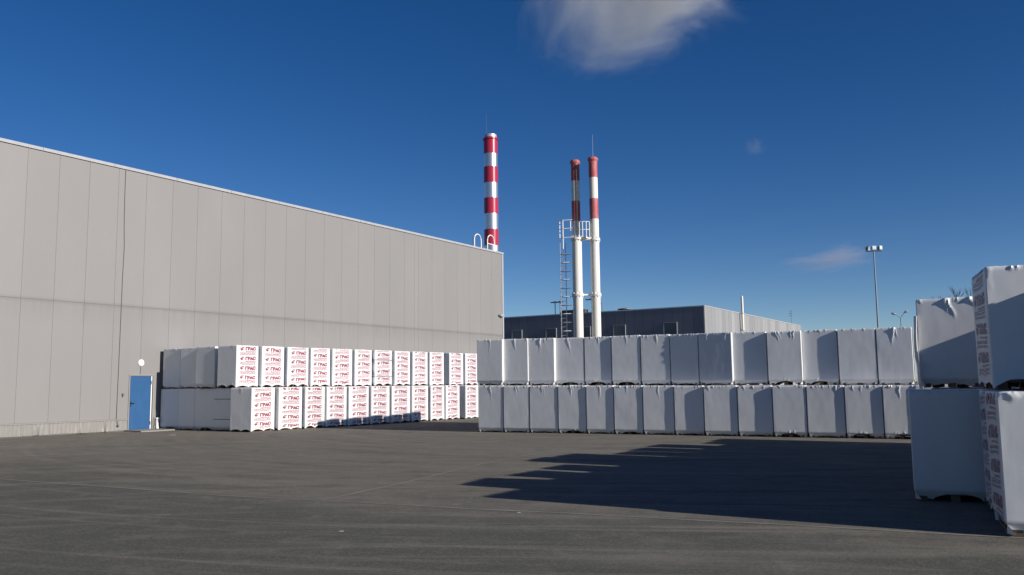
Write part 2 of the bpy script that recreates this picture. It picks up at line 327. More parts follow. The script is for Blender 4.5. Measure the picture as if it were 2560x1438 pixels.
# wall lamp, cable, box, camera, roof handrail
wl = thing('wall_lamp', 'small round white lamp on the grey wall above the blue door', 'lamp', (XW, 22.57, 2.80))
m = MB(); m.tube([(0, 0, 0), (0.04, 0, 0)], 0.135, 24); m.build('lamp_base', 'white', wl, smooth=True)
m = MB(); m.tube([(0.04, 0, 0), (0.065, 0, 0), (0.085, 0, 0), (0.092, 0, 0)], [0.118, 0.105, 0.07, 0.02], 24); m.build('lamp_shade', 'lampw', wl, smooth=True)
m = MB(); m.tube([(0.012, 22.57, DZ + 0.06), (0.012, 22.57, 2.66)], 0.008, 5); m.build('lamp_wire', 'dgrey', wl, (-0.0, -22.57, -2.80))
cbp = [(0.02, 21.53, ZT - 0.15), (0.02, 21.535, 9.5), (0.02, 21.56, 8.4), (0.02, 21.60, 7.6), (0.02, 21.575, 6.2), (0.02, 21.57, 4.7), (0.02, 21.56, 3.0), (0.02, 21.55, 1.6), (0.03, 21.54, ZP + 0.04), (0.085, 21.55, ZP - 0.05), (0.085, 21.57, 0.26)]
m = MB(); m.tube(cbp, 0.011, 6)
cb = m.build('cable', 'dgrey', None, (XW, 0, 0), smooth=True); tag(cb, 'dark cable running down the grey wall from roof edge to plinth, left of the door', 'cable')
m = MB(); m.tube([(0.05, 21.58, 0.20), (0.09, 21.58, 0.24), (0.09, 21.58, 0.28)], [0.035, 0.05, 0.03], 8); m.build('cable_plug', 'dgrey', cb)
jb = MB(); jb.tube([(0, 0, 0), (0.06, 0, 0)], [0.055, 0.045], 10); jb.tube([(0.03, 0, -0.04), (0.045, -0.02, -0.10)], 0.02, 6)
tag(jb.build('bell_button', 'dgrey', None, (XW, 21.79, 1.49)), 'small dark fitting on the grey wall just left of the blue door', 'wall fitting')
sc_ = thing('security_camera', 'small camera on a bracket near the far corner of the grey warehouse wall', 'camera', (XW, 50.45, 6.42))
m = MB(); m.tube([(0, 0, -0.08), (0.14, 0, -0.08), (0.16, 0, 0.02)], 0.025, 6); m.build('bracket', 'dgrey', sc_)
m = MB(); m.box(0.07, 0.20, -0.22, 0.24, 0.02, 0.16); m.tube([(0.135, -0.22, 0.09), (0.135, -0.27, 0.09)], 0.05, 10); m.build('camera_body', 'galv', sc_)
lad = thing('roof_handrail', 'white bent-tube ladder handrails rising above the far end of the warehouse roof edge', 'handrail', (XW, 49.3, ZT))
def arch(y0, y1, x, h, r=0.035):
    c = (y0 + y1) / 2; k = (y1 - y0) / 2
    return [(x, y0, 0.0), (x, y0, h - k)] + [(x, c - k * math.cos(math.pi * i / 10), h - k + k * math.sin(math.pi * i / 10)) for i in range(1, 10)] + [(x, y1, h - k), (x, y1, 0.0)]
for (y0, y1, x) in ((-1.15, -0.33, -0.55), (-0.28, 0.58, -0.06)):
    m = MB(); m.tube(arch(y0, y1, x, 1.05), 0.035, 8); m.build('handrail_arch', 'white', lad, smooth=True)
m = MB(); m.tube([(-0.06, -0.28, 0.42), (-0.06, 0.95, 0.42)], 0.03, 6); m.tube([(-0.06, 0.9, 0.0), (-0.06, 0.9, 0.44)], 0.03, 6); m.build('side_rail', 'white', lad)
m = MB(); m.tube([(-0.6, -1.25, 0), (-0.6, -1.25, 0.75)], 0.03, 6); m.build('post', 'dgrey', lad)

# ------------------------------------------------------------------ lettering for the printed film
def text_polys(body, size, bold=0.0):
    c = bpy.data.curves.new('print_text', 'FONT'); c.body = body; c.size = size; c.resolution_u = 2; c.offset = bold; c.align_x = 'LEFT'
    o = bpy.data.objects.new('print_text', c); COL.objects.link(o)
    dg = bpy.context.evaluated_depsgraph_get(); me = bpy.data.meshes.new_from_object(o.evaluated_get(dg))
    vs_ = [(p.co.x, p.co.y) for p in me.vertices]; fs_ = [tuple(p.vertices) for p in me.polygons]
    bpy.data.objects.remove(o); bpy.data.curves.remove(c); bpy.data.meshes.remove(me)
    return vs_, fs_
def fit(vf, x0, x1, y0, y1):
    vs_, fs_ = vf; xs = [p[0] for p in vs_]; ys = [p[1] for p in vs_]; a, b, c, d = min(xs), max(xs), min(ys), max(ys)
    return [(x0 + (p[0] - a) / (b - a) * (x1 - x0), y0 + (p[1] - c) / (d - c) * (y1 - y0)) for p in vs_], fs_
# one repeat: width 0..1 (of the print band), height 0..1 (of the repeat pitch, upwards)
UNIT = []                                         # (verts, faces, material index)
UNIT.append((*fit(text_polys('ГРАС', 1.0, 0.075), 0.335, 0.995, 0.525, 0.91), 0))
def poly(pts, mi=0): UNIT.append((pts, [tuple(range(len(pts)))], mi))
poly([(0.00, 0.705), (0.075, 0.80), (0.165, 0.735), (0.145, 0.565), (0.10, 0.50), (0.055, 0.60)])
poly([(0.092, 0.825), (0.125, 0.90), (0.185, 0.905), (0.180, 0.775)])
poly([(0.197, 0.765), (0.205, 0.89), (0.265, 0.905), (0.255, 0.83), (0.215, 0.735)])
poly([(0.155, 0.60), (0.182, 0.725), (0.212, 0.715), (0.175, 0.55)])
UNIT.append((*fit(text_polys('Строительный блок', 1.0, 0.03), 0.02, 0.99, 0.05, 0.185), 1))
poly([(0.02, 0.300), (0.99, 0.300), (0.99, 0.330), (0.02, 0.330)], 1)
poly([(0.0, 0.10), (0.014, 0.10), (0.014, 0.330), (0.0, 0.330)], 1)
for i, (a, b) in enumerate(((0.36, 0.44), (0.46, 0.53), (0.55, 0.60), (0.63, 0.72), (0.74, 0.78), (0.81, 0.90), (0.93, 0.98))):
    poly([(a, 0.385), (b, 0.385), (b, 0.455), (a, 0.455)], 1)
    poly([(1.43 * a - 0.45, 0.215), (1.43 * b - 0.45, 0.215), (1.43 * b - 0.45, 0.275), (1.43 * a - 0.45, 0.275)], 1)

# ------------------------------------------------------------------ wrapped pallets
def hem_fn(style, seed):
    rr = random.Random(seed)
    kind = [rr.random() for _ in range(4)]; amp = [0.05 + 0.06 * rr.random() for _ in range(4)]; sh = [rr.uniform(-0.06, 0.06) for _ in range(4)]
    def f(side, u):
        if style == 'flat': return 0.02
        if style == 'A':
            return 0.015 + amp[side] * abs(math.sin(2 * math.pi * min(max(u + sh[side] * u * (1 - u) * 4, 0), 1))) ** 0.75 + 0.012 * (nz(u * 9, side, seed) + 0.5)
        t = (u - 0.5 - sh[side]) / 0.30                # one arch
        a = 0.11 * amp[side] / 0.08 if kind[side] > 0.8 else 0.035
        return 0.018 + a * max(0, 1 - t * t) ** 0.5 + 0.01 * (nz(u * 7, side, seed) + 0.5) if abs(t) < 1 else 0.018 + 0.008 * (nz(u * 7, side, seed) + 0.5)
    return f
class Pack:
    """film hood over a block pack: surf(side,u,v,off) gives a point of the film"""
    def __init__(s, w, d, h, seed, style='B', creases=(), fold=True, bulge=0.004, band=0.0):
        s.w, s.d, s.h, s.seed, s.style, s.creases, s.fold, s.bulge = w, d, h, seed, style, creases, fold, bulge
        s.hem = hem_fn(style, seed); s.band = band
        rr = random.Random(seed + 77)
        s.cf = [[(rr.random(), rr.uniform(0.02, 0.10), rr.uniform(-1, 1), rr.uniform(0.006, 0.02)) for _ in range(rr.randint(5, 11))] for _ in range(4)]
        s.bf = [[(rr.random(), rr.uniform(0.03, 0.14), rr.uniform(-1.2, 1.2), rr.uniform(0.005, 0.016)) for _ in range(rr.randint(4, 9))] for _ in range(4)]
    def base(s, side, u):
        w, d, r = s.w / 2, s.d / 2, 0.014
        L = (s.w, s.d, s.w, s.d)[side]
        t = r + (L - 2 * r) * u
        if side == 0: return Vector((-w + t, -d, 0)), Vector((0, -1, 0)), L
        if side == 1: return Vector((w, -d + t, 0)), Vector((1, 0, 0)), L
        if side == 2: return Vector((w - t, d, 0)), Vector((0, 1, 0)), L
        return Vector((-w, d - t, 0)), Vector((-1, 0, 0)), L
    def surf(s, side, u, v, off=0.0):
        p, n, L = s.base(side, u); hem = s.hem(side, min(max(u, 0), 1))
        z = hem + (s.h - hem) * v if v < 0.5 else 0
        if v >= 0.5:
            mid = hem + (s.h - hem) * 0.5; z = mid + (s.h - mid) * (v - 0.5) * 2
        # let the hem distortion die out upwards
        flat = 0.03 + (s.h - 0.03) * v; k = min(max((v - 0.0) / 0.35, 0), 1); z = z * (1 - k) + flat * k
        edge = min(u, 1 - u) * L; e = min(edge / 0.06, 1)
        D = s.bulge * (nz(u * L * 1.7 + s.seed * 3.1, z * 1.5, side * 5.3) * e + 0.35 * nz(u * L * 6 + s.seed, z * 4, side + 9.7) * e)
        top = s.h - z
        for (cu, ln, lean, am) in s.cf[side]:
            if top < ln: 
                q = (u - cu) * L - lean * top * 0.5; D += am * (1 - top / ln) * math.exp(-(q / 0.016) ** 2) * e
        for (cu, ln, lean, am) in s.bf[side]:
            b = z - hem
            if b < ln: q = (u - cu) * L - lean * b * 0.6; D += am * (1 - b / ln) * math.exp(-(q / 0.018) ** 2) * e
        if side == 0:
            for (cu, ln, lean, am, wd) in s.creases:
                if top < ln:
                    t = top / ln; q = (u - cu) * L - lean * t * 0.12 - 0.012 * math.sin(t * 7 + s.seed)
                    D += 0.62 * am * (1 - t) ** 0.7 * math.exp(-(q / wd) ** 2) * e
        if s.style in 'B' and s.fold:
            b = z
            if b < 0.15: D -= 0.105 * (1 - b / 0.15)
        if s.style == 'A' and z < 0.12: D += 0.012 * math.sin(u * 9 + s.seed) * (1 - z / 0.12) * e
        if s.band:                                       # strapped packs bulge between the straps
            D += 0.03 * abs(math.sin((z / s.h) * math.pi * 3)) * e - 0.01
        if top < 0.03: D -= 0.012 * (1 - top / 0.03)
        return Vector((p.x, p.y, z)) + n * (D + off)
    def film(s, nu=(40, 14, 8, 10), m=34):
        V = []; F = []; per = []
        for side in range(4):
            for i in range(nu[side] + 1): per.append((side, i / nu[side]))
        # rows: denser at hem and top
        vs_ = []
        for j in range(m + 1):
            t = j / m; vs_.append(0.5 - 0.5 * math.cos(math.pi * t) if m > 12 else t)
        vs_ = [0.55 * a + 0.45 * j / m for j, a in enumerate(vs_)]
        N = len(per)
        for v in vs_:
            for (sd_, u) in per: V.append(s.surf(sd_, u, v))
        for j in range(m):
            for i in range(N): 
                i2 = (i + 1) % N; F.append((j * N + i, j * N + i2, (j + 1) * N + i2, (j + 1) * N + i))
        base = m * N
        for kx, (sc2, dz) in enumerate(((0.985, 0.012), (0.86, 0.018), (0.5, 0.006))):
            for i in range(N):
                p = V[base + i]; q = Vector((p.x * sc2, p.y * sc2, s.h + dz * 0.7 + 0.012 * nz(p.x * 3 * sc2 + s.seed, p.y * 3 * sc2, 4) + (0.008 * nz(p.x * 14, p.y * 14, s.seed) if kx < 1 else 0)))
                V.append(q)
        for kx in range(3):
            o = (m + kx) * N
            for i in range(N):
                i2 = (i + 1) % N; F.append((o + i, o + i2, o + N + i2, o + N + i))
        V.append(Vector((0, 0, s.h + 0.02))); c = len(V) - 1; o = (m + 3) * N
        for i in range(N): F.append((o + i, o + (i + 1) % N, c))
        mb = MB(); mb.add(V, F); return mb
    def printing(s, side, phase, pitch=0.385, band=0.74, cen=0.5, flip=False):
        rr = random.Random(s.seed * 7 + 1); cen += rr.uniform(-0.035, 0.035); slant = rr.uniform(-0.03, 0.03); wav = rr.uniform(0, 6)
        """lettering laid on the film of one side"""
        mb = MB(); L = (s.w, s.d)[side % 2]; hh = s.h - 0.03
        lo = 0.10 / hh; n0 = -1; k = n0
        while True:
            b0 = (phase + k * pitch)
            if b0 > s.h: break
            for (vs_, fs_, mi) in UNIT:
                ys = [b0 + q[1] * pitch for q in vs_]
                if min(ys) > s.h - 0.01 or max(ys) < 0.09: continue
                if max(ys) > s.h - 0.012 or min(ys) < 0.09:
                    bm = bmesh.new(); bv = [bm.verts.new((q[0], y_, 0)) for q, y_ in zip(vs_, ys)]
                    for f in fs_:
                        try: bm.faces.new([bv[i] for i in f])
                        except ValueError: pass
                    for (pz, nn) in ((s.h - 0.012, 1), (0.09, -1)):
                        bmesh.ops.bisect_plane(bm, geom=bm.verts[:] + bm.edges[:] + bm.faces[:], plane_co=(0, pz, 0), plane_no=(0, nn, 0), clear_outer=True)
                    bm.verts.index_update(); P = [(q.co.x, q.co.y) for q in bm.verts]; Fs = [tuple(q.index for q in f.verts) for f in bm.faces]; bm.free()
                    if not Fs: continue
                else: P = [(q[0], y_) for q, y_ in zip(vs_, ys)]; Fs = fs_
                mb.add([s.surf(side, cen + (q[0] - 0.5) * band, min(max((q[1] - 0.03 + slant * (q[0] - 0.5) + 0.010 * math.sin(q[0] * 4 + q[1] * 3 + wav)) / hh, 0.02), 0.995), 0.006) for q in P], Fs, mi)
            k += 1
        return mb
# unit pallet 1 x 1 m in plan, 0.13 high, scaled to each pack
pm = MB()
for x in (-0.42, 0.0, 0.42): pm.box(x - 0.06, x + 0.06, -0.48, 0.48, 0.0, 0.018)
for x in (-0.42, 0.0, 0.42):
    for y in (-0.42, 0.0, 0.42): pm.box(x - 0.059, x + 0.059, y - 0.058, y + 0.058, 0.0185, 0.09)
for y in (-0.42, 0.0, 0.42): pm.box(-0.49, 0.49, y - 0.06, y + 0.06, 0.0905, 0.108)
for k in range(7): pm.box(-0.465 + k * 0.14, -0.465 + k * 0.14 + 0.1, -0.49, 0.49, 0.1085, 0.127)
_p = pm.build('pallet', 'wood'); PALLET = _p.data; bpy.data.objects.remove(_p)
bm_ = MB(); bm_.box(-0.485, 0.485, -0.485, 0.485, 0.1275, 0.45); _p = bm_.build('block_pack', 'paper'); BLOCKS = _p.data; bpy.data.objects.remove(_p)

def stack(x, y, z, w, d, h, rot, label, group, seed, style='B', creases=(), prints=(), nu=(40, 14, 8, 10), m=34, bulge=0.004, mesh=None, straps=(), band=0.0):
    """x,y = left front corner of the pack; rot in degrees"""
    a = R(rot); c = Vector((x, y, z)) + Vector((math.cos(a), math.sin(a), 0)) * (w / 2) + Vector((-math.sin(a), math.cos(a), 0)) * (d / 2)
    t = thing('wrapped_pallet', label, 'wrapped pallet', c, a, group)
    pk = Pack(w, d, h, seed, style, creases, bulge=bulge, band=band)
    if mesh is None:
        f = pk.film(nu, m).build('film_wrap', 'film', t, smooth=False, fix=False); f.data.polygons.foreach_set('use_smooth', [True] * len(f.data.polygons))
        try: f.data.set_sharp_from_angle(angle=R(38))
        except Exception: pass
    else:
        f = link('film_wrap', mesh, t)
    p = link('pallet', PALLET, t); p.scale = (w - 0.06, d - 0.06, 1)
    b = link('block_pack', BLOCKS, t); b.scale = (w - 0.09, d - 0.09, 1)
    for (side, phase) in prints:
        pb = pk.printing(side, phase)
        if pb.f: pb.build('print', ['ink', 'inklight'] if side == 1 else ['ink_shade', 'inklight_shade'], t, fix=False)
    for (za, sides) in straps:
        sb = MB()
        for sd_ in sides:
            P = [pk.surf(sd_, u / 12, za / h, 0.012) for u in range(13)]
            V = []
            for q in P: V += [(q.x, q.y, q.z - 0.011), (q.x, q.y, q.z + 0.011)]
            sb.add(V, [(2 * i, 2 * i + 2, 2 * i + 3, 2 * i + 1) for i in range(12)])
        sb.build('strap', 'strap', t, fix=False)
    return t, pk, f
ORD = ['first', 'second', 'third', 'fourth', 'fifth', 'sixth', 'seventh', 'eighth', 'ninth', 'tenth', 'eleventh', 'twelfth', 'thirteenth', 'fourteenth']
rng = random.Random(5)

# --- the plain row across the yard
BU = [(-18.067, 26.5, 6.4, 1.07), (-17.07, 26.749, 6.4, 1.012), (-16.076, 26.912, 6.4, 1.017), (-15.122, 27.156, 6.4, 1.114), (-13.996, 27.273, 6.9, 0.989), (-12.972, 27.334, 6.4, 1.033), (-11.924, 27.433, 6.0, 1.017), (-10.89, 27.519, -1.2, 0.984), (-9.893, 27.498, -0.8, 1.13), (-8.788, 27.603, 6.0, 1.082), (-7.673, 27.623, 6.4, 1.054), (-6.647, 27.88, 6.0, 1.048), (-5.579, 27.915, 6.4, 1.087), (-4.486, 28.029, 6.4, 0.995)]
BL = [(-18.014, 26.5, 6.4, 1.02), (-16.973, 26.597, 6.4, 1.022), (-15.935, 26.703, 6.4, 1.085), (-14.83, 26.805, 6.4, 1.037), (-13.764, 26.882, 6.4, 0.991), (-12.745, 26.952, 6.4, 1.003), (-11.721, 27.034, 6.4, 1.053), (-10.644, 27.107, 6.4, 0.967), (-9.64, 27.131, 6.4, 1.062), (-8.561, 27.215, 6.4, 1.062), (-7.472, 27.258, 6.4, 1.001), (-6.462, 27.356, 6.4, 1.082), (-5.368, 27.436, 6.4, 1.043), (-4.314, 27.508, 6.4, 0.921)]
TOPZ = [3.37, 3.37, 3.36, 3.35, 3.35, 3.35, 3.34, 3.32, 3.32, 3.31, 3.29, 3.3, 3.29, 3.29]
SEAM = [1.69, 1.68, 1.67, 1.66, 1.65, 1.64, 1.63, 1.62, 1.61, 1.6, 1.59, 1.58, 1.57, 1.56]
# creases on the front film: (place across 0-1, length, lean, height, width)
CU = [[(.52, .55, -.25, .016, .014)], [(.45, .42, .55, .034, .018)], [(.46, .36, .0, .034, .018), (.45, .62, -.2, .016, .012), (.62, .24, .3, .015, .014)], [(.45, .40, .5, .036, .02), (.5, .7, .4, .014, .012)],
      [(.55, .30, -.3, .022, .016)], [(.52, .34, .1, .02, .014)], [(.55, .34, .3, .03, .016), (.2, .14, .5, .02, .015)], [(.3, .16, .4, .02, .014), (.62, .15, .2, .024, .016), (.8, .12, -.4, .02, .02)], [(.25, .24, -.1, .03, .018), (.85, .28, -.5, .034, .022), (.16, .2, .1, .02, .014)],
      [(.3, .1, .2, .014, .014)], [(.25, .30, .9, .034, .02), (.32, .26, .8, .026, .016), (.72, .24, -.2, .03, .018), (.8, .28, -.3, .028, .016)], [(.5, .1, .2, .016, .02)], [(.4, .08, .2, .016, .02)], [(.5, .5, -.6, .04, .022), (.52, .32, .8, .03, .016), (.5, .4, -.1, .02, .014)]]
CL = [[(.48, .28, .35, .034, .018), (.52, .62, .1, .014, .012)], [(.5, .30, -.2, .024, .016), (.55, .25, .5, .022, .014)], [(.45, .30, -.1, .026, .015), (.5, .38, .2, .014, .012)], [(.46, .36, .2, .032, .018), (.5, .24, .5, .022, .014)], [(.5, .45, .3, .022, .014), (.48, .6, .1, .012, .012)], [(.45, .30, .1, .018, .014)],
      [(.5, .45, .3, .022, .014)], [(.3, .12, .2, .018, .014)], [(.1, .16, .5, .03, .02), (.5, .1, .1, .014, .014)], [(.15, .14, .5, .024, .02), (.45, .12, .2, .018, .014), (.8, .12, -.4, .024, .018)], [(.2, .1, .4, .02, .016)], [(.78, .28, .5, .03, .02), (.88, .22, -.3, .024, .016)], [(.2, .18, .4, .026, .02), (.45, .22, -.1, .02, .014)], [(.5, .4, -.1, .03, .016)]]
UTX = ['a bright lit gap on its right', 'one bright crease from its top', 'two thin creases from its top', 'a long slanted crease from its top', 'its right third in shade', 'with an arched gap at its hem', 'a thick crease left of its middle', 'ruffled along its top edge', 'gathered film at its right shoulder', 'a tall block of shade on its right', 'fanned creases at both top corners', 'with a dark block of shade on its right half', 'flat and evenly lit', 'with a big white feathered crease']
for i in range(14):
    x, y, r_, w_ = BU[i]
    stack(x, y, SEAM[i] + 0.004, w_ - 0.012, 1.24, TOPZ[i] - SEAM[i] - 0.015, r_, f"upper plain pallet, {ORD[i]} from left, {UTX[i]}", 'plain wrapped pallets stacked in the row across the yard', 100 + i, 'B', CU[i], nu=(56, 14, 6, 10), m=40, bulge=0.004)
    x, y, r_, w_ = BL[i]
    LTX = f"plain wrapped pallet on the ground, {ORD[i]} from left in the far unprinted row"
    stack(x, y, 0.0, w_ - 0.012, 1.24, SEAM[i] - 0.02, r_, LTX, 'plain wrapped pallets stacked in the row across the yard', 140 + i, 'B', CL[i], nu=(56, 14, 6, 10), m=40, bulge=0.004)
for tier in range(2):
    stack(-3.495 + 0.06 * (1 - tier), 28.27 - 0.7 * (1 - tier), 1.57 * tier, 1.04, 1.24, 1.55 if not tier else 1.70, 6.4, 'last plain pallet of the far row, mostly hidden by the near right stacks, ' + ('top' if tier else 'bottom'), 'plain wrapped pallets stacked in the row across the yard', 170 + tier, 'B', nu=(30, 14, 6, 10), m=30)
# rows behind its left end (they throw the shadow on the printed stacks)
BACKME = Pack(1.04, 1.24, 1.66, 900, 'A').film((12, 14, 12, 14), 14).build('film_wrap', 'film', None, fix=False)
back_mesh = BACKME.data; bpy.data.objects.remove(BACKME)
for k in range(1, 5):
    for tier in range(2):
        stack(-18.05 + 0.02 * k * (1 if k % 2 else -1) - 0.05 * tier, 26.55 + 1.29 * k, 1.70 * tier, 1.04, 1.24, 1.66, rng.uniform(0, 3), 'wrapped pallet out of sight behind the left end of the plain row', 'pallets hidden behind the plain row', 910, 'A', mesh=back_mesh)

# --- printed stacks along the warehouse
AU = [(-27.448, 23.332, 1.195), (-27.368, 24.606, 1.228), (-27.285, 25.918, 1.237), (-27.204, 27.2, 1.192), (-27.126, 28.44, 1.283), (-27.041, 29.797, 1.175), (-26.96, 31.077, 1.266), (-26.875, 32.427, 1.191), (-26.794, 33.705, 1.222), (-26.714, 34.988, 1.187), (-26.617, 36.528, 1.257), (-26.533, 37.852, 1.18)]
AL = [(-26.397, 23.252, 1.256), (-26.314, 24.569, 1.296), (-26.228, 25.929, 1.157), (-26.154, 27.107, 1.22), (-26.074, 28.375, 1.316), (-25.988, 29.741, 1.263), (-25.905, 31.056, 1.362), (-25.818, 32.446, 1.234), (-25.734, 33.769, 1.115), (-25.662, 34.915, 1.198), (-25.564, 36.47, 1.168)]
PU = [0.13, 0.10, 0.02, -0.06, -0.10, -0.02, 0.05, -0.08, -0.14, 0.0, -0.16, -0.1]
PLW = [0.0, 0.24, 0.22, 0.22, 0.24, 0.26, 0.02, 0.05, 0.14, 0.24, 0.10]
for i, (xr, y0, d_) in enumerate(AU):
    rot = 3.5 if i == 0 else 0.8 + rng.uniform(-0.6, 0.6); w_ = 1.04; a = R(rot)
    x = xr - w_ * math.cos(a); y = y0 - w_ * math.sin(a) + (0.03 if i == 0 else 0)
    lb = f"red-printed white pallet, upper tier, {ORD[i]} from the near end of the warehouse stack"
    if i == 6: lb = "red printed pallet bound with thin straps and bulging, in the upper tier by the warehouse"
    if i == 0: lb = "red printed pallet at the near corner of the warehouse stack, upper tier, grey end showing"
    stack(x, y, 1.71, w_, d_, 1.68, rot, lb, 'printed pallets stacked along the warehouse', 200 + i, 'A', [(.8, .2, .2, .02, .02)], prints=[(1, PU[i])], nu=(20, 40, 6, 8), m=34, bulge=0.004,
          straps=[(0.42, (0, 1)), (1.22, (0, 1))] if i == 6 else (), band=1.0 if i == 6 else 0.0)
for i, (xr, y0, d_) in enumerate(AL):
    rot = 3.5 if i == 0 else 0.8 + rng.uniform(-0.6, 0.6); w_ = 1.04 if i else 1.13; a = R(rot)
    x = xr - w_ * math.cos(a); y = y0 - w_ * math.sin(a)
    lb = f"red-printed pallet on the ground, {ORD[i]} from near end of warehouse stack"
    if i == 0: lb = "red printed pallet on the asphalt at the near corner of the warehouse stack"
    stack(x, y, 0.0, w_, d_, 1.70, rot, lb, 'printed pallets stacked along the warehouse', 240 + i, 'A', [(.5, .3, .1, .025, .016)], prints=[(1, PLW[i])], nu=(20, 40, 6, 8), m=34, bulge=0.004)
# end of the stack, facing the camera
EL = [(-32.28, 23.5, 1.13, 'beside the wall'), (-31.09, 23.485, 1.00, 'second from the wall'), (-30.03, 23.47, 1.15, 'third from the wall')]
for i, (x, yy, w_, tx) in enumerate(EL):
    stack(x, yy, 0.0, w_, 1.24, 1.69, 2.0, f"plain end pallet of the warehouse stack on the asphalt, {tx}", 'plain end pallets of the warehouse stack', 270 + i, 'B', [], nu=(30, 12, 6, 10), m=30, bulge=0.004)
stack(-28.81, 23.43, 0.0, 1.17, 1.24, 1.70, 4.0, "strapped end pallet with black bands and slanting film folds, by the warehouse", 'plain end pallets of the warehouse stack', 274, 'B', [(.12, .30, .5, .05, .02), (.5, .20, .0, .03, .016), (.84, .34, -.8, .06, .02)], nu=(44, 12, 6, 10), m=36, bulge=0.004, straps=[(1.26, (0,)), (0.44, (0,))])
EU = [(-32.17, 23.48, 1.08, 'beside the wall, one curled crease on it'), (-31.02, 23.465, 1.155, 'second from the wall'), (-29.80, 23.30, 1.10, 'third from the wall, bright strip beside it')]
for i, (x, yy, w_, tx) in enumerate(EU):
    stack(x, yy, 1.71, w_, 1.24, 1.68, 2.0, f"upper plain end pallet of the warehouse stack, {tx}", 'plain end pallets of the warehouse stack', 280 + i, 'B', [(.72, .16, .5, .04, .02), (.9, .16, -.4, .02, .014)] if i == 0 else [], nu=(36, 12, 6, 10), m=30, bulge=0.004)
for (x, y) in ((-27.75, 33.6), (-27.70, 34.9), (-27.65, 36.3)):
    stack(x, y, 0.0, 1.04, 1.24, 1.66, 0.5, 'wrapped pallet in the shade behind a gap in the printed row', 'pallets seen through the gap', 910, 'A', mesh=back_mesh)
for (x, y) in ((-28.7, 34.9), (-28.65, 36.3)):
    stack(x, y, 1.71, 1.04, 1.24, 1.66, 0.5, 'wrapped pallet in the shade behind a gap in the upper printed row', 'pallets seen through the upper gap', 910, 'A', mesh=back_mesh)

# --- near stacks on the right
HC = 1.55
G3 = 'near wrapped pallets on the right of the yard'
stack(-0.555, 10.97, 0.0, 1.06, 1.2, HC, 9.0, 'nearest wrapped pallet at the right edge, bottom tier, sunlit front, printed shaded side', G3, 300, 'B', [(.10, .10, .4, .04, .03), (.16, .08, .2, .03, .02)], prints=[(3, 0.05)], nu=(48, 30, 6, 40), m=44, bulge=0.004)
stack(-0.72, 12.26, 0.0, 1.06, 1.2, HC, 8.0, 'wrapped pallet just behind the nearest one, only its shaded printed side showing', G3, 301, 'A', [], prints=[(3, 0.2)], nu=(30, 20, 6, 40), m=40, bulge=0.004)
stack(-1.80, 13.64, 0.0, 1.05, 1.2, HC, 7.0, 'wrapped pallet in full blue shade on the ground at right, below another', G3, 302, 'B', [(.2, .3, .6, .012, .03)], nu=(48, 14, 6, 16), m=40, bulge=0.004)
stack(-0.645, 12.2, HC + 0.02, 1.06, 1.22, 1.52, 11.0, 'tall printed pallet on top at the right edge, front half sunlit half shaded', G3, 303, 'A', [(.02, .3, .1, .02, .02)], prints=[(3, 0.12)], nu=(48, 14, 6, 40), m=44, bulge=0.004)
u2, pk2, f2 = stack(-1.985, 16.66, HC + 0.02, 1.0, 1.2, 1.54, 6.5, 'upper pallet right of the far row, lit along its top, hanging folds', G3, 304, 'B', [(.47, .24, .15, .04, .02), (.50, .34, .9, .045, .018), (.85, .18, .9, .03, .03)], nu=(56, 14, 6, 10), m=44, bulge=0.004)
m = MB(); V = []
for i in range(15):
    t = i / 14; z = 1.25 - 1.27 * t; x = -0.50 - 0.035 * math.sin(t * 3 + 0.4) - 0.01 * nz(t * 5, 1, 2); y = -0.62 - 0.05 - 0.02 * math.sin(t * 9)
    V += [(x - 0.03 - 0.012 * nz(t * 8, 3), y + 0.05, z), (x + 0.012, y, z), (x + 0.02, y + 0.06, z)]
m.add(V, [(3 * i + j, 3 * i + 3 + j, 3 * i + 4 + j, 3 * i + 1 + j) for i in range(14) for j in range(2)]); m.build('film_flap', 'film', u2, fix=False)
SHL, SHG = 'wrapped pallet out of sight deeper in the near stacks on the right', 'pallets hidden in the near right stacks'
hid = Pack(1.04, 1.16, 1.54, 950, 'A').film((12, 14, 12, 14), 14).build('film_wrap', 'film', None, fix=False); hid_mesh = hid.data; bpy.data.objects.remove(hid)
for (x, y) in ((0.62, 11.06), (-0.72, 13.86), (-0.80, 15.24), (-2.00, 17.92), (-1.05, 19.2), (-1.2, 20.42), (-1.3, 21.76), (-0.34, 23.52), (-0.50, 24.70)):
    yl = y if (x > 0 or y > 16) else y + 0.95
    stack(x + 0.03, yl, 0.0, 1.04, 1.16, 1.54, 0, SHL, SHG, 950, 'A', mesh=hid_mesh)
    stack(x, y, HC + 0.01, 1.04, 1.13, 1.52, 0, SHL, SHG, 950, 'A', mesh=hid_mesh)
for k in range(11):                                # next column to the right closes the gaps between them
    y = 12.05 + 1.19 * k
    stack((0.38 if k else 0.66) + 0.02 * (k % 3), y, 0.0, 1.04, 1.17, 1.54, 0, SHL, SHG, 950, 'A', mesh=hid_mesh)
    stack((0.40 if k else 0.70) - 0.02 * (k % 2), y - 0.03, HC + 0.01, 1.04, 1.17, 1.50, 0, SHL, SHG, 950, 'A', mesh=hid_mesh)

